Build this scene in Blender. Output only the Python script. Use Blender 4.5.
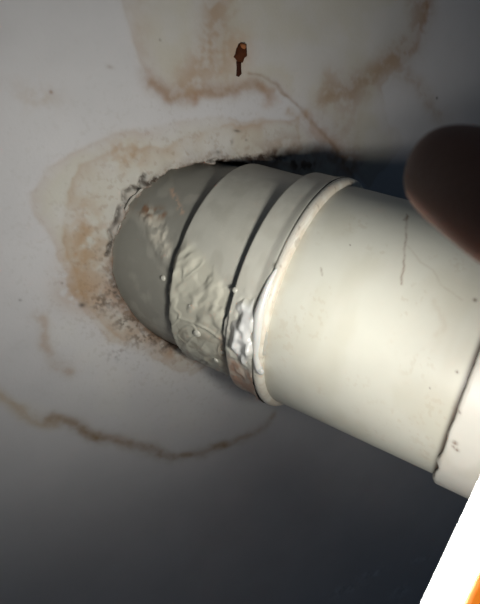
import bpy, math, random
import numpy as np
from mathutils import Matrix, Vector

for o in list(bpy.data.objects):
    bpy.data.objects.remove(o)
scene = bpy.context.scene
col = scene.collection
random.seed(4)

# ------------------------------------------------------------------ frame of the place
# Everything below is worked out in millimetres: the wall is the plane y = 0 (room on the -y side),
# z is up.  The pipe's axis, its radii and the camera pose come from a fit to the photograph.
F_PX, CX, CY = 560.0, 240.0, 302.0
N_CAM = np.array([0.41797252, -0.3104474, 0.85376893]); N_CAM /= np.linalg.norm(N_CAM)
WALL_OFF = -262.527
Zc = np.array([0, 1.0, 0]) - N_CAM * N_CAM[1]; Zc /= np.linalg.norm(Zc)
Yc = -N_CAM
Xc = np.cross(Yc, Zc)
RW = np.array([Xc, Yc, Zc])                       # photograph's axes -> place
CAM = np.array([0.0, WALL_OFF, 1500.0])
def W(p): return RW @ np.asarray(p, float) + CAM   # camera-frame mm -> place mm
D = RW @ np.array([0.83968938, -0.32885535, 0.43217577]); D /= np.linalg.norm(D)   # pipe axis, into the room
Q = W([36.43355899, 3.80283527, -276.64749564])
R_STUB, R_BAND, R_COLLAR, R_MAIN = 50.8, 53.7, 57.1, 55.0
T_BAND, T_COLLAR, T_LIP, T_SEAM = -48.35, -14.4, 3.75, 81.5
E1 = (CAM - Q) - ((CAM - Q) @ D) * D; E1 /= np.linalg.norm(E1)
E2 = np.cross(D, E1)

# ------------------------------------------------------------------ camera, world, exposure
cam_data = bpy.data.cameras.new('camera')
cam = bpy.data.objects.new('camera', cam_data); col.objects.link(cam)
M = Matrix([list(RW[0]) + [CAM[0] / 1000], list(RW[1]) + [CAM[1] / 1000],
            list(RW[2]) + [CAM[2] / 1000], [0, 0, 0, 1]])
cam.matrix_world = M
cam_data.sensor_fit = 'VERTICAL'
cam_data.sensor_height = 24.0
cam_data.lens = 24.0 * F_PX / 604.0
cam_data.clip_start = 0.005
cam_data.dof.use_dof = True
cam_data.dof.focus_distance = 0.255
cam_data.dof.aperture_fstop = 18.0
scene.camera = cam

world = bpy.data.worlds.new('world'); scene.world = world
world.use_nodes = True
bg = world.node_tree.nodes['Background']
bg.inputs[0].default_value = (0.42, 0.65, 1.0, 1)
bg.inputs[1].default_value = 0.045
vs = scene.view_settings
vs.view_transform = 'Standard'; vs.look = 'None'; vs.gamma = 1.0; vs.use_curve_mapping = False
vs.exposure = 0.0
LAMP_EMISSION = 16.0
LAMP_BEAM, PIPE_FILL = 1.1, 0.62           # watts

# ------------------------------------------------------------------ helpers
def ray(px, py):
    v = RW @ np.array([px - CX, -(py - CY), -F_PX]); return v / np.linalg.norm(v)
def on_wall(px, py):
    v = ray(px, py); s = -CAM[1] / v[1]; p = CAM + s * v
    return np.array([p[0], p[2]])
def on_pipe(px, py, r):
    """(t, s): place along the axis and arc length round the pipe"""
    v = ray(px, py); a = v - (v @ D) * D; b = (CAM - Q) - ((CAM - Q) @ D) * D
    A, B, C = a @ a, 2 * a @ b, b @ b - r * r
    s = (-B - math.sqrt(max(B * B - 4 * A * C, 0))) / (2 * A)
    p = CAM + s * v - Q
    return np.array([p @ D, r * math.atan2(p @ E2, p @ E1)])

_rng = np.random.RandomState(7)
_lat = _rng.rand(64, 64, 64).astype(np.float32)
def vnoise(x, y, z=0.0):
    x, y, z = np.broadcast_arrays(np.asarray(x, float), np.asarray(y, float), np.asarray(z, float))
    xi, yi, zi = np.floor(x).astype(int), np.floor(y).astype(int), np.floor(z).astype(int)
    fx, fy, fz = x - xi, y - yi, z - zi
    fx, fy, fz = [f * f * f * (f * (f * 6 - 15) + 10) for f in (fx, fy, fz)]
    out = 0
    for dx in (0, 1):
        for dy in (0, 1):
            for dz in (0, 1):
                w = (fx if dx else 1 - fx) * (fy if dy else 1 - fy) * (fz if dz else 1 - fz)
                out = out + w * _lat[(xi + dx) & 63, (yi + dy) & 63, (zi + dz) & 63]
    return out
def fbm(x, y, z=0.0, o=4):
    v, a, s = 0, 0.5, 0
    for i in range(o):
        v = v + a * vnoise(np.asarray(x) * 2 ** i + 17.3 * i, np.asarray(y) * 2 ** i + 5.1 * i, z + 3.7 * i); s += a; a *= 0.5
    return v / s
def sstep(a, b, x):
    t = np.clip((x - a) / (b - a), 0, 1); return t * t * (3 - 2 * t)
def dist_line(X, Y, pts, closed=False):
    d = np.full(X.shape, 1e9); pts = list(pts)
    if closed: pts = pts + [pts[0]]
    for a, b in zip(pts[:-1], pts[1:]):
        ab = b - a; L = max(ab @ ab, 1e-9)
        u = np.clip(((X - a[0]) * ab[0] + (Y - a[1]) * ab[1]) / L, 0, 1)
        d = np.minimum(d, np.hypot(X - a[0] - u * ab[0], Y - a[1] - u * ab[1]))
    return d
def sdist(X, Y, pts):
    """signed distance to a closed outline, positive inside"""
    inside = np.zeros(X.shape, bool); n = len(pts)
    for i in range(n):
        a, b = pts[i], pts[(i + 1) % n]
        c = ((a[1] > Y) != (b[1] > Y)) & (X < (b[0] - a[0]) * (Y - a[1]) / (b[1] - a[1] + 1e-12) + a[0])
        inside ^= c
    d = dist_line(X, Y, pts, True)
    return np.where(inside, d, -d)
def lin(r, g, b):
    f = lambda c: c / 12.92 if c <= 0.04045 else ((c + 0.055) / 1.055) ** 2.4
    return np.array([f(r / 255), f(g / 255), f(b / 255)])
def mixc(C, c, f):
    f = np.clip(f, 0, 1)[..., None]; return C * (1 - f) + c * f

def grid_faces(nu, nv, wrap_v=False):
    i = np.arange(nu - 1)[:, None]; j = np.arange(nv if wrap_v else nv - 1)[None, :]
    j2 = (j + 1) % nv
    return np.stack([i * nv + j, i * nv + j2, (i + 1) * nv + j2, (i + 1) * nv + j], -1).reshape(-1, 4)
def mesh_obj(name, verts_mm, faces, mat, parent=None, colors=None, smooth=True, origin=None):
    """verts in place millimetres; the object's origin is its parent's (or the given point)"""
    if origin is None:
        origin = np.array(parent['origin_mm']) if parent is not None else np.zeros(3)
    V = (np.asarray(verts_mm, float) - origin) / 1000.0
    me = bpy.data.meshes.new(name)
    F_ = faces if isinstance(faces, list) else np.asarray(faces)
    if isinstance(F_, list):
        me.from_pydata(V.tolist(), [], F_)
    else:
        k = F_.shape[1]
        me.vertices.add(len(V)); me.vertices.foreach_set('co', V.astype(np.float32).ravel())
        me.loops.add(F_.size); me.loops.foreach_set('vertex_index', F_.astype(np.int32).ravel())
        me.polygons.add(len(F_)); me.polygons.foreach_set('loop_start', np.arange(0, F_.size, k, dtype=np.int32))
        me.update(calc_edges=True)
    me.polygons.foreach_set('use_smooth', np.full(len(me.polygons), smooth))
    if colors is not None:
        at = me.color_attributes.new('tint', 'FLOAT_COLOR', 'POINT')
        at.data.foreach_set('color', np.c_[np.asarray(colors), np.ones(len(V))].astype(np.float32).ravel())
    me.validate()
    o = bpy.data.objects.new(name, me); col.objects.link(o)
    me.materials.append(mat)
    if parent is not None: o.parent = parent
    else: o.location = Vector(origin / 1000.0)
    return o
def empty(name, p_mm, label, cat):
    o = bpy.data.objects.new(name, None); col.objects.link(o)
    o.location = Vector(np.asarray(p_mm) / 1000.0)
    o.empty_display_size = 0.02
    o['label'] = label; o['category'] = cat; o['origin_mm'] = [float(c) for c in p_mm]
    return o

def material(name, base=(0.8, 0.8, 0.8), rough=0.5, attr=False, bump=0.0, bump_scale=900, mottling=0.06,
             mottle_scale=120, spec=0.5, sss=0.0, sss_rad=(1, .3, .15), emit=None, coat=0.0):
    m = bpy.data.materials.new(name); m.use_nodes = True
    nt = m.node_tree; b = nt.nodes['Principled BSDF']
    tc = nt.nodes.new('ShaderNodeTexCoord')
    n = nt.nodes.new('ShaderNodeTexNoise'); n.inputs['Scale'].default_value = mottle_scale
    n.inputs['Detail'].default_value = 6; nt.links.new(tc.outputs['Object'], n.inputs['Vector'])
    mr = nt.nodes.new('ShaderNodeMapRange')
    mr.inputs['To Min'].default_value = 1 - mottling; mr.inputs['To Max'].default_value = 1 + mottling
    nt.links.new(n.outputs['Fac'], mr.inputs['Value'])
    mul = nt.nodes.new('ShaderNodeVectorMath'); mul.operation = 'MULTIPLY'
    if attr:
        a = nt.nodes.new('ShaderNodeAttribute'); a.attribute_name = 'tint'
        nt.links.new(a.outputs['Color'], mul.inputs[0])
    else:
        mul.inputs[0].default_value = tuple(base)
    nt.links.new(mr.outputs[0], mul.inputs[1])
    nt.links.new(mul.outputs[0], b.inputs['Base Color'])
    b.inputs['Roughness'].default_value = rough
    b.inputs['Specular IOR Level'].default_value = spec
    if coat: b.inputs['Coat Weight'].default_value = coat; b.inputs['Coat Roughness'].default_value = 0.12
    if sss:
        b.inputs['Subsurface Weight'].default_value = sss
        b.inputs['Subsurface Radius'].default_value = sss_rad
        b.inputs['Subsurface Scale'].default_value = 0.004
    if bump:
        n2 = nt.nodes.new('ShaderNodeTexNoise'); n2.inputs['Scale'].default_value = bump_scale
        n2.inputs['Detail'].default_value = 5; nt.links.new(tc.outputs['Object'], n2.inputs['Vector'])
        bp = nt.nodes.new('ShaderNodeBump'); bp.inputs['Strength'].default_value = bump
        bp.inputs['Distance'].default_value = 0.0006
        nt.links.new(n2.outputs['Fac'], bp.inputs['Height']); nt.links.new(bp.outputs[0], b.inputs['Normal'])
    if emit:
        b.inputs['Emission Color'].default_value = tuple(emit[0]) + (1,)
        b.inputs['Emission Strength'].default_value = emit[1]
    return m

MAT_WALL = material('stained_wall_paint', rough=0.62, attr=True, bump=0.12, bump_scale=700, mottling=0.05, mottle_scale=60, spec=0.3)
MAT_PVC = material('aged_white_plastic', rough=0.42, attr=True, bump=0.04, bump_scale=1200, mottling=0.035, mottle_scale=150, spec=0.4)
MAT_GREY = material('dusty_grey_plastic', rough=0.4, attr=True, bump=0.08, bump_scale=900, mottling=0.08, mottle_scale=160, spec=0.4)
MAT_SEAL = material('white_sealant', base=lin(204, 204, 198), rough=0.3, mottling=0.05, mottle_scale=200, spec=0.5, sss=0.15, coat=0.15)
MAT_SEALT = material('feathered_white_sealant', attr=True, rough=0.3, mottling=0.05, mottle_scale=200, spec=0.5, coat=0.15)
MAT_SEALC = material('grey_sealant', base=lin(186, 184, 172), rough=0.28, mottling=0.08, mottle_scale=250, spec=0.55)
MAT_RUST = material('rust', base=lin(70, 34, 12), rough=0.85, bump=0.8, bump_scale=900, mottling=0.5, mottle_scale=400, spec=0.2)
MAT_RUSTD = material('dark_rust', base=lin(52, 24, 12), rough=0.9, bump=0.8, bump_scale=900, mottling=0.4, mottle_scale=400, spec=0.2)
MAT_PLASTER = material('loose_plaster', base=lin(160, 156, 146), rough=0.8, bump=0.5, bump_scale=900, mottling=0.15, mottle_scale=300, spec=0.2)
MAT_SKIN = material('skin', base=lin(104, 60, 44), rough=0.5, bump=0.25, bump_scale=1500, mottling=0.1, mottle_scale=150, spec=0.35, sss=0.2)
MAT_NAIL = material('fingernail', base=lin(196, 140, 120), rough=0.3, mottling=0.04, spec=0.5)
MAT_ORANGE = material('glowing_orange_plastic', base=lin(240, 128, 30), rough=0.4, mottling=0.03, spec=0.5, emit=(lin(255, 140, 40), 0.75))  # emission added so the orange body looks brightly lit
MAT_DARK = material('black_rubber', base=lin(28, 28, 30), rough=0.6, mottling=0.1)
MAT_GLOW = material('lit_diffuser', base=(0.9, 0.9, 0.9), rough=0.4, mottling=0.0, emit=((1.0, 0.99, 0.95), LAMP_EMISSION))

# ------------------------------------------------------------------ the wall, its hole and its stains
def axis_coords(lo, hi, step, far):
    fine = np.arange(lo, hi + step * .5, step)
    g = [step]
    while sum(g) < far: g.append(g[-1] * 1.35)
    g = np.cumsum(g)
    return np.concatenate([lo - g[::-1], fine, fine[-1] + g])
corners = np.array([on_wall(*p) for p in ((-12, -12), (492, -12), (492, 616), (-12, 616))])
xs = axis_coords(corners[:, 0].min(), corners[:, 0].max(), 0.56, 900)
zs = axis_coords(corners[:, 1].min(), corners[:, 1].max(), 0.56, 900)
zs = np.concatenate([[0.0], zs[zs > 20]])
X, Z = np.meshgrid(xs, zs, indexing='ij')
P3 = np.stack([X, np.zeros_like(X), Z], -1) - Q
tt = P3 @ D
rho = np.sqrt(np.maximum((P3 ** 2).sum(-1) - tt ** 2, 0))
ang = np.arctan2(P3 @ E2, P3 @ E1)
# a direction round the hole as seen on the wall itself
cx_, cz_ = (Q - D * (Q[1] / D[1]))[[0, 2]]
wall_ang = np.arctan2(Z - cz_, X - cx_)
rag = fbm(X / 5, Z / 5, 1.5, 4) - 0.5
rag2 = fbm(X / 1.8, Z / 1.8, 4.5, 3) - 0.5
upper_left = np.clip(np.cos(wall_ang - math.radians(128)), 0, 1) ** 1.5
gap = 0.3 + 1.9 * upper_left + rag * (1.0 + 3.4 * upper_left) + rag2 * (.3 + .9 * upper_left)
gap = np.maximum(gap, 0.15)
edge = rho - R_STUB - gap                          # > 0 on the wall, < 0 in the hole
Yd = -0.5 * (fbm(X / 45, Z / 45, 2.2, 3) - 0.5) * 2
near = np.exp(-np.maximum(edge, 0) / 9.0)
Yd -= near * (fbm(X / 8, Z / 8, 8.1, 3) - 0.42) * (0.9 + 2.2 * upper_left)
Yd -= np.exp(-np.maximum(edge, 0) / 2.2) * (0.5 + 1.2 * upper_left) * fbm(X / 3, Z / 3, 3.3, 3)
Yd = np.where(edge < 0, Yd + sstep(0, 1.6, -edge) * 22, Yd)

crack_pts = [(110, 254), (114, 240), (112, 232), (118, 222), (122, 208), (127, 205), (126, 194), (134, 189), (141, 190), (143, 182), (146, 177), (145, 184), (150, 186), (158, 180), (163, 181),
             (172, 174), (186, 171), (192, 167), (204, 167), (214, 163), (228, 164), (240, 160), (262, 160), (285, 161)]
crack_d = dist_line(X + 1.0 * (fbm(X / 2.5, Z / 2.5, 91., 2) - .5), Z + 1.0 * (fbm(X / 2.5, Z / 2.5, 95., 2) - .5), [on_wall(p[0] - 3.2 * (235 - p[0]) / 125, p[1] - 3.2 * (255 - p[1]) / 95) for p in crack_pts])
crack_w = np.where(edge > -.3, np.exp(-(crack_d / .8) ** 2), 0) * (.45 + .55 * sstep(.3, .6, blot0 := fbm(X / 7, Z / 7, 55., 2)))
Yd = Yd + crack_w * 2.2
wl = lambda pts: [on_wall(*p) for p in pts]
BASE = lin(180, 178, 177)
Cw = np.ones(X.shape + (3,)) * BASE
wx = X + 8 * (fbm(X / 16, Z / 16, 11.0, 3) - .5) + 1.6 * (fbm(X / 4, Z / 4, 19.0, 2) - .5)
wz = Z + 8 * (fbm(X / 16, Z / 16, 31.0, 3) - .5) + 1.6 * (fbm(X / 4, Z / 4, 39.0, 2) - .5)
blot = fbm(X / 14, Z / 14, 6.0, 5); blot2 = fbm((X * .8 - Z * .6) / 5, (Z * .8 + X * .6) / 5, 26.4, 4); speck = fbm((X * .8 + Z * .6) / 2.0, (Z * .8 - X * .6) / 2.0, 46.37, 4)
CREAM, TAN, OCHRE, BROWN, MOLD = lin(177, 175, 163), lin(150, 126, 100), lin(150, 120, 84), lin(120, 88, 62), lin(58, 50, 42)
def fill(pts, c, amt, soft=6, lo=0.25):
    global Cw
    s = sdist(wx, wz, wl(pts)); Cw = mixc(Cw, c, sstep(-soft * .3, soft, s) * amt * (lo + (1 - lo) * sstep(.3, .7, blot)))
def line(pts, c, amt, w, patch=0.6):
    global Cw
    d = dist_line(wx, wz, wl(pts))
    Cw = mixc(Cw, c, np.exp(-(d / w) ** 2) * amt * (1 - patch + patch * sstep(.32, .66, blot2)))
def tide(pts, c, amt, w_in, w_out=1.2, closed=True):
    """a dried water edge: sharp outside, fading inward"""
    global Cw
    s = sdist(wx, wz, wl(pts))
    m = np.where(s > 0, np.exp(-s / w_in), np.exp(-(s / w_out) ** 2))
    Cw = mixc(Cw, c, m * amt * (0.35 + .65 * sstep(.3, .65, blot)))
def spot(p, rx, rz, c, amt, thr=(.4, .65), n=None):
    global Cw
    a = on_wall(*p); m = np.exp(-((X - a[0]) / rx) ** 2 - ((Z - a[1]) / rz) ** 2)
    Cw = mixc(Cw, c, m * amt * sstep(thr[0] - .12, thr[1] + .1, blot2 if n is None else n))

# pale damp ground round the pipe and above it
top_blob = [(120, -40), (128, 10), (138, 46), (150, 78), (168, 96), (186, 93), (200, 99), (216, 90), (238, 88), (262, 92), (276, 84), (300, 106),
            (324, 128), (345, 158), (372, 185), (400, 150), (380, 90), (420, 40), (428, -40)]
halo = [(300, 118), (250, 122), (190, 124), (130, 135), (82, 149), (48, 164), (33, 190), (40, 220), (58, 250), (70, 285), (82, 312), (120, 340),
        (190, 372), (300, 300), (340, 170)]
low_blob = [(40, 318), (46, 350), (70, 372), (40, 400), (0, 393), (22, 418), (54, 426), (80, 429), (120, 441), (160, 453), (182, 456), (222, 444),
            (252, 431), (276, 412), (300, 330), (180, 300)]
fill(top_blob, lin(172, 166, 148), 0.65, 10, .45); fill(halo, CREAM, 0.85, 6, 0.55)
fill(low_blob, lin(186, 184, 178), 0.45, 6)
tide(halo, TAN, 0.36, 6)
tide([(300, 118), (240, 128), (180, 140), (120, 152), (84, 168), (70, 192), (64, 230), (76, 272), (90, 306), (130, 340), (300, 330)], TAN, 0.55, 5)
tide(top_blob, TAN, 0.34, 5)
line([(150, 80), (168, 95), (186, 93), (200, 92), (216, 88), (238, 88), (256, 86), (268, 92)], lin(134, 106, 80), 0.75, 3.8, .45)
line([(194, 92), (195, 104)], lin(140, 104, 76), 0.6, 1.6, .3)
line([(262, 88), (270, 95), (263, 104)], lin(150, 118, 90), 0.45, 2.2, .4)
line([(213, -10), (212, 22), (206, 54), (186, 84)], TAN, 0.75, 7.5)
line([(232, -10), (226, 30), (218, 70)], TAN, 0.45, 7)
line([(140, 0), (146, 50)], TAN, 0.25, 4)
line([(247, 72), (262, 74), (275, 80), (288, 96), (303, 108), (322, 126), (338, 152), (356, 178)], lin(120, 96, 76), 0.55, 1.0, .45)
line([(286, 108), (300, 115), (312, 112)], TAN, 0.6, 2.0)
line([(312, 120), (330, 142), (350, 172)], lin(150, 118, 90), 0.5, 4.0)
line([(420, -20), (421, 14), (416, 36), (400, 54), (374, 76), (348, 92), (330, 98)], lin(138, 112, 86), 0.7, 7.5)
line([(423, -10), (424, 22), (416, 44)], lin(140, 106, 76), 0.5, 1.6)
line([(384, 62), (404, 74), (428, 94), (440, 118)], TAN, 0.45, 5.5)
line([(330, 82), (352, 104), (344, 124)], TAN, 0.35, 7)
line([(250, 162), (300, 154), (350, 160)], lin(128, 100, 74), 0.6, 9)  # broad brown band along the pipe's upper edge
# ochre and rust-coloured blooms
spot((128, 152), 7, 5, OCHRE, 0.85); spot((124, 158), 9, 8, OCHRE, 0.4)
spot((85, 228), 5, 14, OCHRE, 0.75, (.3, .6)); spot((80, 262), 8, 12, OCHRE, 0.75, (.3, .6)); spot((82, 292), 11, 8, OCHRE, 0.7, (.3, .6))
spot((100, 250), 10, 22, OCHRE, 0.35, (.3, .6)); spot((110, 300), 12, 9, lin(150, 112, 74), 0.55, (.35, .6))
spot((150, 335), 16, 6, OCHRE, 0.55); spot((172, 352), 7, 5, lin(150, 112, 74), 0.6, (.3, .6))
spot((36, 96), 9, 5, OCHRE, 0.35, (.4, .6)); spot((51, 92), .8, .8, BROWN, 0.7, (.1, .2)); spot((110, 67), 1.6, .8, BROWN, 0.35, (.2, .3))
line([(38, 322), (44, 346), (56, 362), (72, 372)], TAN, 0.5, 3.0)
# brown tide mark below the pipe
line([(-10, 388), (4, 398), (22, 416), (40, 424), (56, 425)], lin(160, 142, 116), 0.7, 3.0, .3)
line([(50, 420), (70, 424), (92, 432), (120, 441), (150, 451), (176, 456), (200, 451), (224, 443)], lin(128, 106, 78), 0.75, 3.4, .35)
line([(224, 443), (246, 434), (262, 424), (274, 410)], lin(138, 116, 88), 0.55, 3.0, .4)
line([(86, 430), (108, 437)], lin(118, 94, 60), 0.6, 3.4, .3)
# dirt and mould gathered at the broken plaster edge
em = np.exp(-(np.maximum(edge, 0) / 7) ** 1.3)
dirt_l = np.clip(np.cos(wall_ang - math.radians(205)), 0, 1) ** 3
Cw = mixc(Cw, MOLD, em * dirt_l * sstep(.45, .68, speck) * .4)
Cw = mixc(Cw, BROWN, np.exp(-np.maximum(edge, 0) / 4) * (0.35 + 0.4 * sstep(.4, .6, blot2)) * (1 - .6 * upper_left))
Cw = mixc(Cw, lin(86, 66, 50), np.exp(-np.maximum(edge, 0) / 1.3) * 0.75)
spot((115, 290), 4.5, 9, MOLD, 0.85, (.4, .56), speck); spot((100, 303), 4, 4, MOLD, 0.8, (.5, .6), speck); spot((82, 305), 1.6, 1.2, MOLD, .8, (.2, .3))
spot((130, 322), 8, 4, MOLD, 0.8, (.5, .58), speck); spot((150, 338), 10, 4, MOLD, 0.8, (.5, .58), speck); spot((168, 345), 6, 3, MOLD, 0.9, (.42, .52), speck)
spot((120, 355), 5, 4, MOLD, 0.35, (.55, .62), speck)
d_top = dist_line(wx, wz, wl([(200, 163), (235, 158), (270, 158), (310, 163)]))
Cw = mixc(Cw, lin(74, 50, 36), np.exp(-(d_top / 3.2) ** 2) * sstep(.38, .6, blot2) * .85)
Cw = mixc(Cw, lin(52, 42, 34), crack_w * .9)
crumb = np.where((edge > 0), np.exp(-(crack_d / 2.6) ** 2), 0) * upper_left
Cw = mixc(Cw, lin(188, 185, 176), crumb * sstep(.45, .6, speck) * .6)
grit = sstep(.58, .72, speck) * np.exp(-np.maximum(edge, 0) / 22)
Cw = mixc(Cw, lin(120, 96, 70), grit * .35)
# stray marks
for p, rx, rz, a in (((237, 131), 1.8, .6, .7), ((232, 142), .8, 1.6, .4), ((437, 98), .7, .7, .9), ((20, 300), .6, .6, .5), ((62, 283), .6, .6, .5), ((160, 40), .5, .5, .5),
                     ((205, 176), .8, .8, .6), ((218, 152), 1.2, .8, .6), ((246, 140), .5, .5, .6)):
    spot(p, rx, rz, MOLD, a, (.0, .1))
spot((241, 52), 7, 9, lin(165, 132, 100), 0.55, (.2, .5))
# faint scuffs low on the wall
for p, rx, rz in (((345, 590), 14, 5), ((372, 574), 12, 4), ((400, 592), 10, 6), ((420, 560), 9, 3)):
    spot(p, rx, rz, lin(150, 152, 154), .6, (.55, .6), speck); spot(p, rx, rz, lin(214, 218, 220), .6, (.5, .6))
Cw *= (0.94 + 0.12 * fbm(X / 30, Z / 30, 77.0, 4))[..., None]
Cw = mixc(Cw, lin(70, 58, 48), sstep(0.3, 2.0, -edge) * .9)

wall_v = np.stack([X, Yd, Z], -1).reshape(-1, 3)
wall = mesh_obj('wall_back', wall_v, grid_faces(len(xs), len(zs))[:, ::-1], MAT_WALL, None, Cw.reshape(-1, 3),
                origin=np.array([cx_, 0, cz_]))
wall['kind'] = 'structure'
wall['label'] = 'off-white painted wall with brown water stains round the pipe hole'
wall['origin_mm'] = [float(cx_), 0.0, float(cz_)]

floor = mesh_obj('floor', [(xs[0], 0, 0), (xs[-1], 0, 0), (xs[-1], -1800, 0), (xs[0], -1800, 0)], [[3, 2, 1, 0]],
                 material('grey_concrete', base=lin(120, 118, 114), rough=.8, bump=.3, bump_scale=80, mottling=.2, mottle_scale=8))
floor['kind'] = 'structure'; floor['label'] = 'plain grey floor below the wall'

# flakes of plaster standing loose at the upper left of the hole
def flake(p, w, h, rot, lift, seed):
    r = random.Random(seed); c = on_wall(*p); n = 9
    ring = [(w * (0.7 + .5 * r.random()) * math.cos(2 * math.pi * k / n), h * (0.7 + .5 * r.random()) * math.sin(2 * math.pi * k / n)) for k in range(n)]
    ca, sa = math.cos(rot), math.sin(rot); v = []
    for y0, sc in ((-1.1, .8), (-.75, 1.0), (0.6, 1.0)):
        for a, b in ring:
            a, b = a * sc, b * sc
            v.append((c[0] + a * ca - b * sa, y0 - lift * (b / h + 1) * .5 + r.uniform(-.15, .15), c[1] + a * sa + b * ca))
    f = [list(range(n))[::-1], list(range(2 * n, 3 * n))]
    for k in range(2):
        for i in range(n):
            j = (i + 1) % n; f.append([k * n + i, k * n + j, (k + 1) * n + j, (k + 1) * n + i])
    return mesh_obj('plaster_flake', v, f, MAT_PLASTER, wall, smooth=False)
for i, a in enumerate([((131, 199), 3.0, 1.1, 1.0, 1.2), ((126, 207), 2.0, .9, 1.3, 1.0), ((139, 191), 2.6, .8, .75, 1.0), ((119, 226), 2.2, .7, 1.3, .7)]):
    flake(a[0], a[1], a[2], a[3], a[4], 30 + i)

# ------------------------------------------------------------------ the drain pipe
p_in = Q - D * (Q[1] / D[1])
pipe = empty('drain_pipe', p_in, 'off-white plastic drain pipe with stepped collars slanting out of the stained wall', 'pipe')

def revolve(name, T, Rr, n_ang, mat, colour, disp=None, edge_fn=None):
    """T, Rr: profile rows; disp(t,s) adds height; edge_fn(s) shifts rows near the wall-side edge"""
    th = np.linspace(-math.pi, math.pi, n_ang, endpoint=False)
    TT, TH = np.meshgrid(np.asarray(T, float), th, indexing='ij')
    RR = np.repeat(np.asarray(Rr, float)[:, None], n_ang, 1)
    S = TH * RR
    if edge_fn is not None: TT = TT + edge_fn(TT, S)
    if disp is not None: RR = RR + disp(TT, S, TH)
    P = Q + TT[..., None] * D + RR[..., None] * (np.cos(TH)[..., None] * E1 + np.sin(TH)[..., None] * E2)
    C = colour(TT, S, TH)
    return mesh_obj(name, P.reshape(-1, 3), grid_faces(len(T), n_ang, True), mat, pipe, C.reshape(-1, 3))
def pl(pts, r): return [on_pipe(p[0], p[1], r) for p in pts]
def rows(a, b, step): return list(np.linspace(a, b, max(2, int(abs(b - a) / step))))
def cyl_noise(T, TH, sc, z=0., o=4, r=55.):
    return fbm(T / sc, r * np.cos(TH) / sc + 20, r * np.sin(TH) / sc + z + 40, o)

# --- stub coming out of the wall
def col_stub(T, S, TH):
    C = np.ones(T.shape + (3,)) * lin(142, 140, 130)
    n = cyl_noise(T, TH, 8.)
    C = mixc(C, lin(176, 172, 160), sstep(.5, .7, n) * .4)
    s = sdist(T + 3 * (n - .5), S, pl([(150, 205), (166, 222), (172, 245), (168, 262), (152, 240), (140, 215)], R_STUB))
    C = mixc(C, lin(196, 190, 174), sstep(-2, 3, s) * (.3 + .7 * sstep(.45, .6, cyl_noise(T, TH, 3., 9))))
    s = dist_line(T, S, pl([(172, 190), (178, 205), (182, 212)], R_STUB))
    C = mixc(C, lin(186, 160, 138), np.exp(-(s / 1.2) ** 2) * sstep(.4, .6, cyl_noise(T, TH, 2., 3)))
    d = dist_line(T, S, pl([(140, 205), (150, 212), (162, 214)], R_STUB))
    C = mixc(C, lin(134, 104, 80), np.exp(-(d / 3) ** 2) * sstep(.4, .65, cyl_noise(T, TH, 4., 5)))
    return C
SM_STUB = [(148, 200), (166, 216), (178, 240), (172, 275), (160, 262), (148, 236), (138, 214)]
def disp_stub(T, S, TH):
    s = sdist(T, S, pl(SM_STUB, R_STUB)); n = cyl_noise(T, TH, 4., 2.)
    return sstep(-2, 4, s) * np.maximum(n - .42, 0) * 3.2 + (cyl_noise(T, TH, 12., 8.) - .5) * .25
TS = rows(-165, -110, 2.) + rows(-109.4, T_BAND + 2.5, .6)
revolve('pipe_stub', TS, [R_STUB] * len(TS), 560, MAT_GREY, col_stub, disp_stub)

# --- first sleeve
GLUE1 = [(168, 258), (186, 240), (206, 258), (222, 282), (236, 300), (228, 330), (236, 372), (238, 392), (205, 368), (178, 352), (166, 320), (164, 285)]
def col_band(T, S, TH):
    C = np.ones(T.shape + (3,)) * lin(186, 184, 172)
    n = cyl_noise(T, TH, 7., 3)
    C = mixc(C, lin(168, 165, 152), sstep(.45, .7, n) * .5)
    s = sdist(T + 4 * (n - .5), S, pl(GLUE1, R_BAND))
    C = mixc(C, lin(190, 187, 170), sstep(-3, 3, s) * .8)
    d = sdist(T, S, pl([(170, 318), (205, 330), (236, 352), (240, 396), (200, 372), (172, 350)], R_BAND))
    C = mixc(C, lin(150, 142, 126), sstep(0, 6, d) * sstep(.4, .65, cyl_noise(T, TH, 3.5, 7)) * .7)
    C = mixc(C, lin(168, 150, 130), np.exp(-(dist_line(T, S, pl([(222, 338), (224, 356), (228, 372)], R_BAND)) / 2.) ** 2) * .6)
    C = mixc(C, lin(60, 52, 44), np.exp(-((T - T_BAND) / .9) ** 2) * .55)
    return C
def disp_band(T, S, TH):
    n = cyl_noise(T, TH, 9., 1.); s = sdist(T + 5 * (n - .5), S, pl(GLUE1, R_BAND)); m = sstep(-2.5, 5, s)
    u = T * .8 + S * .6; v = -T * .6 + S * .8
    lump = fbm(u / 5.0, v / 8.0, 12., 2); ridge = 1 - np.abs(2 * fbm(u / 5.5, v / 14., 22., 2) - 1)
    up = .3 + .7 * sstep(on_pipe(206, 345, R_BAND)[1], on_pipe(206, 300, R_BAND)[1], S) if on_pipe(206, 345, R_BAND)[1] < on_pipe(206, 300, R_BAND)[1] else .3 + .7 * (1 - sstep(on_pipe(206, 300, R_BAND)[1], on_pipe(206, 345, R_BAND)[1], S))
    h = m * (np.maximum(lump - .38, 0) * 3.6 * up + sstep(.8, 1.0, ridge) * .35)
    d = dist_line(T, S, pl([(180, 318), (200, 324), (226, 342)], R_BAND))
    h += .5 * np.exp(-(d / .9) ** 2)
    return h * sstep(T_BAND - .2, T_BAND + 2, T) + (cyl_noise(T, TH, 14., 18.) - .5) * .2
def edge_band(T, S):
    m = sstep(-10, 10, sdist(np.full_like(S, T_BAND), S, pl([(150, 250), (200, 250), (215, 380), (150, 380)], R_BAND)))
    return np.exp(-(T - T_BAND) / 3.) * ((vnoise(S / 3.2, 0.3, 5) - .5) * 2.4 + (vnoise(S / 1.4, 2.3, 5) - .5) * .8) * m
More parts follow.
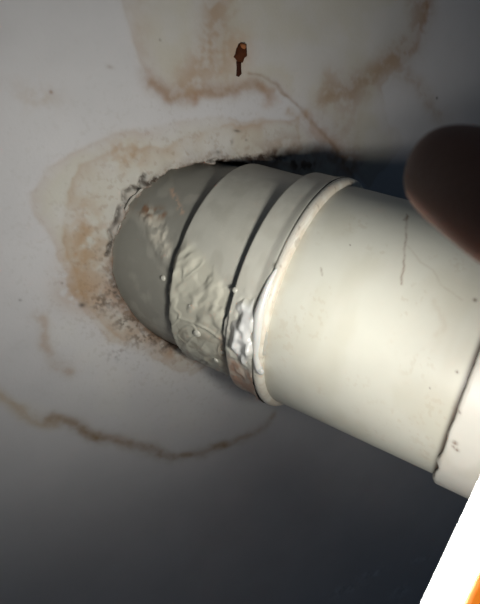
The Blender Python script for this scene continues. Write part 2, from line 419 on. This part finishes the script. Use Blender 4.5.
TB = [T_BAND + .6, T_BAND + .15, T_BAND, T_BAND + .25, T_BAND + .7] + rows(T_BAND + 1.1, T_COLLAR + 3, .42)
RB = [R_STUB - 1.2, R_STUB + .6, R_BAND - 1.0, R_BAND - .3, R_BAND - .05] + [R_BAND] * (len(TB) - 5)
revolve('sleeve', TB, RB, 760, MAT_GREY, col_band, disp_band, edge_band)

# --- collar
GLUE2 = [(234, 288), (258, 292), (262, 330), (258, 372), (244, 372), (222, 345), (220, 318)]
def col_collar(T, S, TH):
    C = np.ones(T.shape + (3,)) * lin(192, 190, 178)
    n = cyl_noise(T, TH, 6., 4)
    C = mixc(C, lin(174, 171, 158), sstep(.45, .7, n) * .4)
    s = sdist(T, S, pl([(226, 352), (244, 366), (258, 372), (268, 402), (256, 402), (236, 386)], R_COLLAR))
    C = mixc(C, lin(170, 142, 124), sstep(-2, 3, s) * (.5 + .5 * sstep(.35, .6, cyl_noise(T, TH, 3., 6))))
    C = mixc(C, lin(50, 44, 38), np.exp(-((T - T_COLLAR) / .7) ** 2) * .6)
    d = dist_line(T, S, pl([(276, 266), (278, 270)], R_COLLAR)); C = mixc(C, lin(60, 52, 40), np.exp(-(d / 1.1) ** 2) * .9)
    return C
def disp_collar(T, S, TH):
    s = sdist(T, S, pl(GLUE2, R_COLLAR)); m = sstep(-2, 4, s)
    low = sstep(-2, 3, sdist(T, S, pl([(226, 345), (258, 372), (268, 404), (236, 390)], R_COLLAR)))
    return 1.0 * sstep(T_LIP - 9, T_LIP - 3.6, T) + (m + low * .7) * np.maximum(fbm(T / 4., S / 5, 7.7, 2) - .42, 0) * 2.6 + (cyl_noise(T, TH, 14., 28.) - .5) * .15
def edge_collar(T, S):
    c = on_pipe(226, 335, R_COLLAR)[1]
    m = np.exp(-((S - c) / 22) ** 4)
    return np.exp(-(T - T_COLLAR) / 3.) * ((vnoise(S / 3.4, 7.3, 5) - .5) * 1.3 + (vnoise(S / 1.2, 4.3, 5) - .5) * .5) * m
TC = [T_COLLAR + .5, T_COLLAR + .1, T_COLLAR, T_COLLAR + .25, T_COLLAR + .7] + rows(T_COLLAR + 1.1, T_LIP - 3.6, .42)
RC = [R_BAND - 1.0, R_BAND + .8, R_COLLAR - 1.0, R_COLLAR - .3, R_COLLAR - .05] + [R_COLLAR] * (len(TC) - 5)
revolve('collar', TC, RC, 760, MAT_GREY, col_collar, disp_collar, edge_collar)

# --- rounded lip
def col_lip(T, S, TH):
    C = np.ones(T.shape + (3,)) * lin(216, 212, 198)
    n = cyl_noise(T, TH, 4., 6)
    C = mixc(C, lin(186, 166, 140), sstep(T_LIP - 2.0, T_LIP - .2, T) * .4 * sstep(.3, .6, n))
    return mixc(C, lin(120, 96, 70), sstep(.68, .76, cyl_noise(T, TH, 1.4, 16)) * .4)
def disp_lip(T, S, TH): return (cyl_noise(T, TH, 5., 2) - .5) * .3
a = np.linspace(-math.pi, 0, 19)
TL = T_LIP - 1.9 + 2.5 * np.cos(a); RL = R_COLLAR - .9 - 2.0 * np.sin(a)
TL = np.concatenate([[T_LIP - 4.2], TL, [T_LIP + .62]]); RL = np.concatenate([[R_COLLAR - 2.5], RL, [R_MAIN - 1]])
revolve('collar_lip', TL, RL, 420, MAT_PVC, col_lip, disp_lip)

# --- main length
def col_main(T, S, TH):
    C = np.ones(T.shape + (3,)) * lin(206, 205, 192)
    n = cyl_noise(T, TH, 16., 5)
    C = mixc(C, lin(196, 193, 176), sstep(.45, .7, n) * .5)
    C = mixc(C, lin(170, 148, 120), np.exp(-np.maximum(T - T_LIP, 0) / 2.2) * (.2 + .25 * sstep(.4, .6, cyl_noise(T, TH, 3., 9))))
    jx = 1.2 * (cyl_noise(T, TH, 3., 12) - .5)
    for pts, c, am, w in (([(407, 214), (406, 235), (404, 262), (401, 284)], lin(128, 102, 80), .6, .4),
                          ([(408, 246), (420, 262), (433, 270), (440, 284), (462, 300)], lin(160, 142, 120), .22, .4),
                          ([(433, 300), (446, 326), (436, 335)], lin(178, 162, 140), .2, 1.2), ([(404, 220), (408, 216)], lin(110, 84, 64), .6, .5),
                          ([(321, 268), (322, 275)], lin(130, 112, 90), .6, .35)):
        d = dist_line(T + jx, S, pl(pts, R_MAIN)); C = mixc(C, c, np.exp(-(d / w) ** 2) * am * (.5 + .5 * sstep(.35, .55, cyl_noise(T, TH, 2., 1))))
    for p, w in (((457, 372), .5), ((475, 300), .7), ((430, 388), .3), ((350, 245), .3)):
        q = on_pipe(*p, R_MAIN); C = mixc(C, lin(96, 76, 58), np.exp(-((T - q[0]) ** 2 + (S - q[1]) ** 2) / w ** 2) * .85)
    s = sstep(.60, .66, cyl_noise(T, TH, 1.6, 33)) * sstep(.5, .65, cyl_noise(T, TH, 11., 43))
    C = mixc(C, lin(176, 160, 134), s * .22)
    return mixc(C, lin(60, 46, 38), np.exp(-((T - T_SEAM) / 1.3) ** 2) * .95)
TM = [T_LIP - 3] + rows(T_LIP - .2, T_SEAM + 6, .55)
revolve('pipe_body', TM, [R_MAIN] * len(TM), 640, MAT_PVC, col_main, lambda T, S, TH: (cyl_noise(T, TH, 22., 3) - .5) * .2)

# --- next socket, running on out of view
R_SOCK = 58.2
def col_sock(T, S, TH):
    C = np.ones(T.shape + (3,)) * lin(212, 210, 200)
    C = mixc(C, lin(196, 192, 178), sstep(.45, .7, cyl_noise(T, TH, 14., 25)) * .5)
    for p, w in (((455, 443), .9), ((457, 450), .7), ((453, 447), .5), ((460, 412), .5)):
        q = on_pipe(*p, R_SOCK); C = mixc(C, lin(104, 78, 58), np.exp(-((T - q[0]) ** 2 + (S - q[1]) ** 2) / w ** 2) * .9)
    return mixc(C, lin(70, 54, 42), np.exp(-((T - T_SEAM) / .5) ** 2) * .85)
def edge_sock(T, S): return np.exp(-(T - T_SEAM) / 2.) * ((vnoise(S / 6., 9.3, 5) - .5) * 1.6 + (vnoise(S / 2., 3.3, 5) - .5) * .4)
TK = [T_SEAM + .9, T_SEAM + .3, T_SEAM, T_SEAM + .3, T_SEAM + 1.0, T_SEAM + 2.0] + rows(T_SEAM + 2.6, T_SEAM + 40, .7) + rows(T_SEAM + 43, T_SEAM + 460, 8)
RK = [R_MAIN - .8, R_MAIN + .5, R_SOCK - 1.6, R_SOCK - .7, R_SOCK - .15, R_SOCK] + [R_SOCK] * (len(TK) - 6)
revolve('pipe_socket', TK, RK, 420, MAT_PVC, col_sock, None, edge_sock)

# --- blobs and runs of sealant
def pipe_pt(t, s, r, h=0.):
    th = s / r; return Q + t * D + (r + h) * (math.cos(th) * E1 + math.sin(th) * E2)
def patch(name, pts, r, height, mat, step=.4, soft=3.5, nz=3.):
    q = np.array(pl(pts, r)); lo, hi = q.min(0) - 4, q.max(0) + 4
    t = np.arange(lo[0], hi[0], step); s = np.arange(lo[1], hi[1], step)
    T, S = np.meshgrid(t, s, indexing='ij')
    n = fbm(T / 5, S / 5, nz, 2) - .5; n2 = fbm(T / 5, S / 6.5, nz + 5, 2)
    sd = sdist(T + 3 * n, S + 3 * (fbm(T / 5, S / 5, nz + 9, 2) - .5), list(q))
    h = sstep(-.3, soft, sd) * (.5 + np.maximum(n2 - .25, 0) * 2.4) * height - .1 + np.where(sd < 0, np.maximum(sd * .3, -1.2), .0)
    th = S / r; RR = r + h
    P = Q + T[..., None] * D + RR[..., None] * (np.cos(th)[..., None] * E1 + np.sin(th)[..., None] * E2)
    F_ = grid_faces(len(t), len(s)); hf = h.ravel()[F_].max(1)
    F_ = F_[hf > -.75]
    used = np.unique(F_); mp = np.zeros(T.size, int); mp[used] = np.arange(len(used))
    C = mixc(np.ones(T.shape + (3,)) * lin(186, 184, 172), lin(208, 208, 204), sstep(.5, soft * .8, sd + 2.5 * n))
    return mesh_obj(name, P.reshape(-1, 3)[used], mp[F_], mat, pipe, C.reshape(-1, 3)[used])
patch('sealant_blob', [(244, 292), (250, 300), (257, 296), (262, 322), (260, 352), (254, 362), (249, 380), (241, 364), (230, 350), (227, 336), (230, 322), (237, 304)], R_COLLAR, 2.6, MAT_SEALT, soft=6.)
def tube(name, pts, radii, mat, parent, n=14, sub=6, flat=None):
    """smooth tapered tube with rounded ends through place points"""
    P = [np.asarray(p, float) for p in pts]; A, Ra = [], []
    for i in range(len(P) - 1):
        p0, p1, p2, p3 = P[max(i - 1, 0)], P[i], P[i + 1], P[min(i + 2, len(P) - 1)]
        for k in range(sub):
            u = k / sub
            A.append(.5 * ((2 * p1) + (p2 - p0) * u + (2 * p0 - 5 * p1 + 4 * p2 - p3) * u * u + (3 * p1 - p0 - 3 * p2 + p3) * u ** 3))
            Ra.append(radii[i] * (1 - u) + radii[i + 1] * u)
    A.append(P[-1]); Ra.append(radii[-1])
    t0 = (A[0] - A[1]) / np.linalg.norm(A[0] - A[1]); t1 = (A[-1] - A[-2]) / np.linalg.norm(A[-1] - A[-2])
    pre = [(A[0] + t0 * Ra[0] * math.sin(x), Ra[0] * math.cos(x)) for x in (1.45, 1.1, .7, .35)]
    post = [(A[-1] + t1 * Ra[-1] * math.sin(x), Ra[-1] * math.cos(x)) for x in (.35, .7, 1.1, 1.45)]
    seq = pre + list(zip(A, Ra)) + post
    v = []; up = None
    for i, (c, r) in enumerate(seq):
        d = seq[min(i + 1, len(seq) - 1)][0] - seq[max(i - 1, 0)][0]; d /= np.linalg.norm(d)
        if up is None: up = np.cross(d, [0.3, .5, .8])
        up = up - (up @ d) * d; up /= np.linalg.norm(up); w = np.cross(d, up)
        for k in range(n):
            a_ = 2 * math.pi * k / n; v.append(c + r * (math.cos(a_) * up + math.sin(a_) * w))
    f = grid_faces(len(seq), n, True).tolist() + [list(range(n)), list(range((len(seq) - 1) * n, len(seq) * n))[::-1]]
    return mesh_obj(name, v, f, mat, parent)
run = [(276, 270), (270, 282), (264, 298), (259, 316), (257, 338), (256, 356), (259, 368)]
tube('sealant_run', [pipe_pt(*on_pipe(*p, R_COLLAR + .6), R_COLLAR + .6, .1) for p in run], [.7, 1.4, 1.9, 2.3, 1.8, 1.3, 1.8], MAT_SEAL, pipe)
def drop(p, r, size, mat=MAT_SEALC):
    t, s = on_pipe(*p, r); v = []; f = []
    for i, el in enumerate((-.5, -.1, .3, .7, 1.1, 1.4)):
        for k in range(12):
            a_ = 2 * math.pi * k / 12
            v.append(pipe_pt(t + size * math.cos(el) * math.cos(a_), s + size * math.cos(el) * math.sin(a_), r, size * .6 * math.sin(el)))
    return mesh_obj('sealant_drop', v, grid_faces(6, 12, True).tolist() + [list(range(60, 72))], mat, pipe)
drop((260, 371), R_COLLAR + 1.2, 2.1, MAT_SEAL)
for p, r, s in (((197, 333), R_BAND + .3, 2.1), ((216, 360), R_BAND + .2, 1.5), ((235, 290), R_COLLAR, 1.3), ((190, 306), R_BAND + .4, 1.0), ((207, 318), R_BAND + .4, .9), ((222, 352), R_BAND + .2, 1.2),
                ((163, 278), R_STUB, 1.5)):
    drop(p, r, s)

# ------------------------------------------------------------------ rusty nail above the pipe
c0 = on_wall(240, 56)
nail = empty('rusty_nail', (c0[0], 0, c0[1]), 'small rust-brown nail stub with a dark drip in the stain above the pipe', 'nail')
def wall_lump(name, outline, depth, mat, seed):
    q = wl(outline); c = np.mean(q, 0); n = len(q); v = []; r = random.Random(seed)
    for sc, y in ((1.0, .8), (.95, -depth * .35), (.7, -depth * .8), (.3, -depth)):
        for p in q:
            k = sc * r.uniform(.93, 1.07); v.append((c[0] + (p[0] - c[0]) * k, y, c[1] + (p[1] - c[1]) * k))
    f = grid_faces(4, n, True).tolist() + [list(range(3 * n, 4 * n))]
    return mesh_obj(name, v, f, mat, nail)
wall_lump('nail_head', [(236, 49), (238.5, 43), (242, 43.5), (246, 44), (247, 51), (246.5, 56), (244, 58), (243, 63), (237.5, 63), (235, 59), (233.5, 57), (235, 54)], 1.8, MAT_RUST, 1)
wall_lump('drip', [(236, 61), (241, 61), (241, 68), (241.5, 74), (239, 77.5), (236, 76), (236.5, 68)], 1.0, MAT_RUSTD, 2)
wall_lump('rust_flake', [(238.5, 46), (240, 43), (245, 43.5), (246, 48), (243, 50.5), (240, 49)], 2.3, material('rust_light', base=lin(140, 84, 44), rough=.8, mottling=.3, mottle_scale=400), 3)

# ------------------------------------------------------------------ hand lamp: a slim bar with an orange body
La = np.array([0.425, 0.905, 0.0]); La /= np.linalg.norm(La)
Lc = np.array([40.0, -54.9, -100.0])             # middle of the bar
Fd = np.array([-110., 105., -120.]); Fd -= (Fd @ La) * La; Fd /= np.linalg.norm(Fd)
Sd = np.cross(La, Fd)
lamp = empty('hand_lamp', W(Lc - La * 150), 'bright white bar lamp with an orange body beside the pipe socket', 'lamp')
def bar(name, prof, a0, a1, mat, bev=1.5):
    """closed profile (forward, side) swept along the lamp with slightly drawn-in ends"""
    v = []; n = len(prof); c = np.mean(prof, 0)
    seq = [(a0, .86), (a0 + bev * .4, .95), (a0 + bev, 1.0), (a1 - bev, 1.0), (a1 - bev * .4, .95), (a1, .86)]
    for a_, k in seq:
        for p in prof:
            u = c + (np.array(p) - c) * k; v.append(W(Lc + La * a_ + Fd * u[0] + Sd * u[1]))
    f = grid_faces(len(seq), n, True).tolist() + [list(range(n))[::-1], list(range((len(seq) - 1) * n, len(seq) * n))]
    return mesh_obj(name, v, f, mat, lamp, smooth=False)
def rrect(x0, x1, y0, y1, r, k=5):
    out = []
    for cx, cy, a0 in ((x1 - r, y1 - r, 0), (x0 + r, y1 - r, 90), (x0 + r, y0 + r, 180), (x1 - r, y0 + r, 270)):
        for i in range(k): a_ = math.radians(a0 + 90 * i / (k - 1)); out.append((cx + r * math.cos(a_), cy + r * math.sin(a_)))
    return out
dome = [(0.2 + 6.3 * math.sin(math.pi * i / 18), 6.5 * math.cos(math.pi * i / 18)) for i in range(19)]
bar('diffuser', dome, -58, 34, MAT_GLOW)
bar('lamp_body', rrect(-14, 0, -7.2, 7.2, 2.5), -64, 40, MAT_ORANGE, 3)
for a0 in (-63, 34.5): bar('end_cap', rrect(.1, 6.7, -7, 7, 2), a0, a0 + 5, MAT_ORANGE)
bar('handle', rrect(-11, -1.5, -5, 5, 3), -150, -63, MAT_DARK, 4)

def lamp_and_fill_beam(at, target, watts, cone, soft):
    b = bpy.data.lights.new('lamp_and_fill_beam', 'SPOT')
    b.energy = watts; b.color = (1.0, 0.985, 0.94)
    b.spot_size = math.radians(cone); b.spot_blend = 1.0; b.shadow_soft_size = soft
    o = bpy.data.objects.new('lamp_and_fill_beam', b); col.objects.link(o); o.parent = lamp
    src = W(at)
    o.location = Vector((src - np.array(lamp['origin_mm'])) / 1000)
    o.rotation_euler = Vector(W(target) - src).to_track_quat('-Z', 'Y').to_euler()
lamp_and_fill_beam(Lc + La * 26 + Fd * 9, [-75, 112, -235], LAMP_BEAM, 140, .012)      # upper end of the bar, towards the wall
lamp_and_fill_beam(Lc - La * 18 + Fd * 9, [104, -40, -225], PIPE_FILL, 80, .010)    # added fill spot, brightens the lower right of the pipe

# ------------------------------------------------------------------ the hand at the upper right
def build_hand():
    root = empty('person', W([110, -30, 20]), 'bare hand in shadow, thumb pointing at the pale pipe', 'person')
    # joints in the photograph's axes (mm) with radii
    J = {'wrist': ((150, -36, 28), 24), 'palm0': ((122, -26, 4), 26), 'palm1': ((112, -6, -26), 24),
         'tb': ((92, -22, -6), 15), 't1': ((64, -7, -40), 11.2), 't2': ((40.5, 11.5, -75), 11.2), 't3': ((34.2, 20.6, -90), 8.6), 't4': ((32.0, 24.0, -95.5), 7.0),
         'fore': ((200, -58, 62), 29), 'elbow': ((300, -110, 130), 38)}
    E = [('palm0', 'wrist'), ('wrist', 'fore'), ('fore', 'elbow'), ('palm0', 'palm1'), ('palm0', 'tb'), ('tb', 't1'), ('t1', 't2'), ('t2', 't3'), ('t3', 't4')]
    # four fingers, curled loosely away from the thumb
    base = np.array([104, 6, -44.])
    for i, (L, r) in enumerate(((44, 8.6), (48, 8.8), (45, 8.3), (35, 7.4))):
        b = np.array([92 + 15 * i, 16 - 7 * i, -46 + 5 * i], float)
        d1 = np.array([.1, .52, -.85]); d2 = np.array([.15, -.15, -.98]); d3 = np.array([.1, -.75, -.65])
        ps = [b, b + d1 * L, b + d1 * L + d2 * L * .58, b + d1 * L + d2 * L * .58 + d3 * L * .42]
        nm = ['f%d%d' % (i, k) for k in range(4)]
        for k in range(4): J[nm[k]] = (ps[k], r * (1.15, 1.0, .92, .78)[k])
        E += [('palm1', nm[0])] + [(nm[k], nm[k + 1]) for k in range(3)]
    names = list(J); idx = {n: i for i, n in enumerate(names)}
    me = bpy.data.meshes.new('hand')
    org = np.array(root['origin_mm'])
    me.from_pydata([tuple((W(J[n][0]) - org) / 1000) for n in names], [(idx[a], idx[b]) for a, b in E], [])
    ob = bpy.data.objects.new('hand', me); col.objects.link(ob); ob.parent = root
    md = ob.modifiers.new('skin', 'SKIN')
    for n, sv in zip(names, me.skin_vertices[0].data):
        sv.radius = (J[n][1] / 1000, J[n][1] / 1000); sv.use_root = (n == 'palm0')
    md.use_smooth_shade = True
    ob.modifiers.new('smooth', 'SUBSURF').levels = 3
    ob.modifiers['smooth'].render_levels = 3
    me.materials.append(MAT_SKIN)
    # thumbnail on the side turned away from the pipe
    c = np.array([38.6, 17.0, -88.0]); ax = np.array([-6., 8.3, -15.]); ax /= np.linalg.norm(ax)
    nr = np.array([.55, .75, .15]); nr -= (nr @ ax) * ax; nr /= np.linalg.norm(nr); sd = np.cross(ax, nr)
    v = []
    for lay in (0, -.8):
        for i in range(9):
            for j in range(7):
                a_ = (i / 8 - .5) * 12; b_ = (j / 6 - .5) * 1.7
                k = 1 - .18 * max(0, abs(i / 8 - .5) * 2 - .6) / .4
                v.append(W(c + ax * a_ + sd * 6.6 * math.sin(b_ * .7) * k + nr * (5.6 * math.cos(b_ * .7) - .12 * a_ - 2.2 + lay)))
    g = grid_faces(9, 7); f = g.tolist() + (g[:, ::-1] + 63).tolist()
    rim = [i * 7 for i in range(9)] + [56 + j for j in range(1, 7)] + [i * 7 + 6 for i in range(7, -1, -1)] + [j for j in range(5, 0, -1)]
    f += [[rim[i], rim[i] + 63, rim[(i + 1) % len(rim)] + 63, rim[(i + 1) % len(rim)]] for i in range(len(rim))]
    mesh_obj('thumbnail', v, f, MAT_NAIL, root)
build_hand()

for o in bpy.data.objects:
    if 'origin_mm' in o: del o['origin_mm']
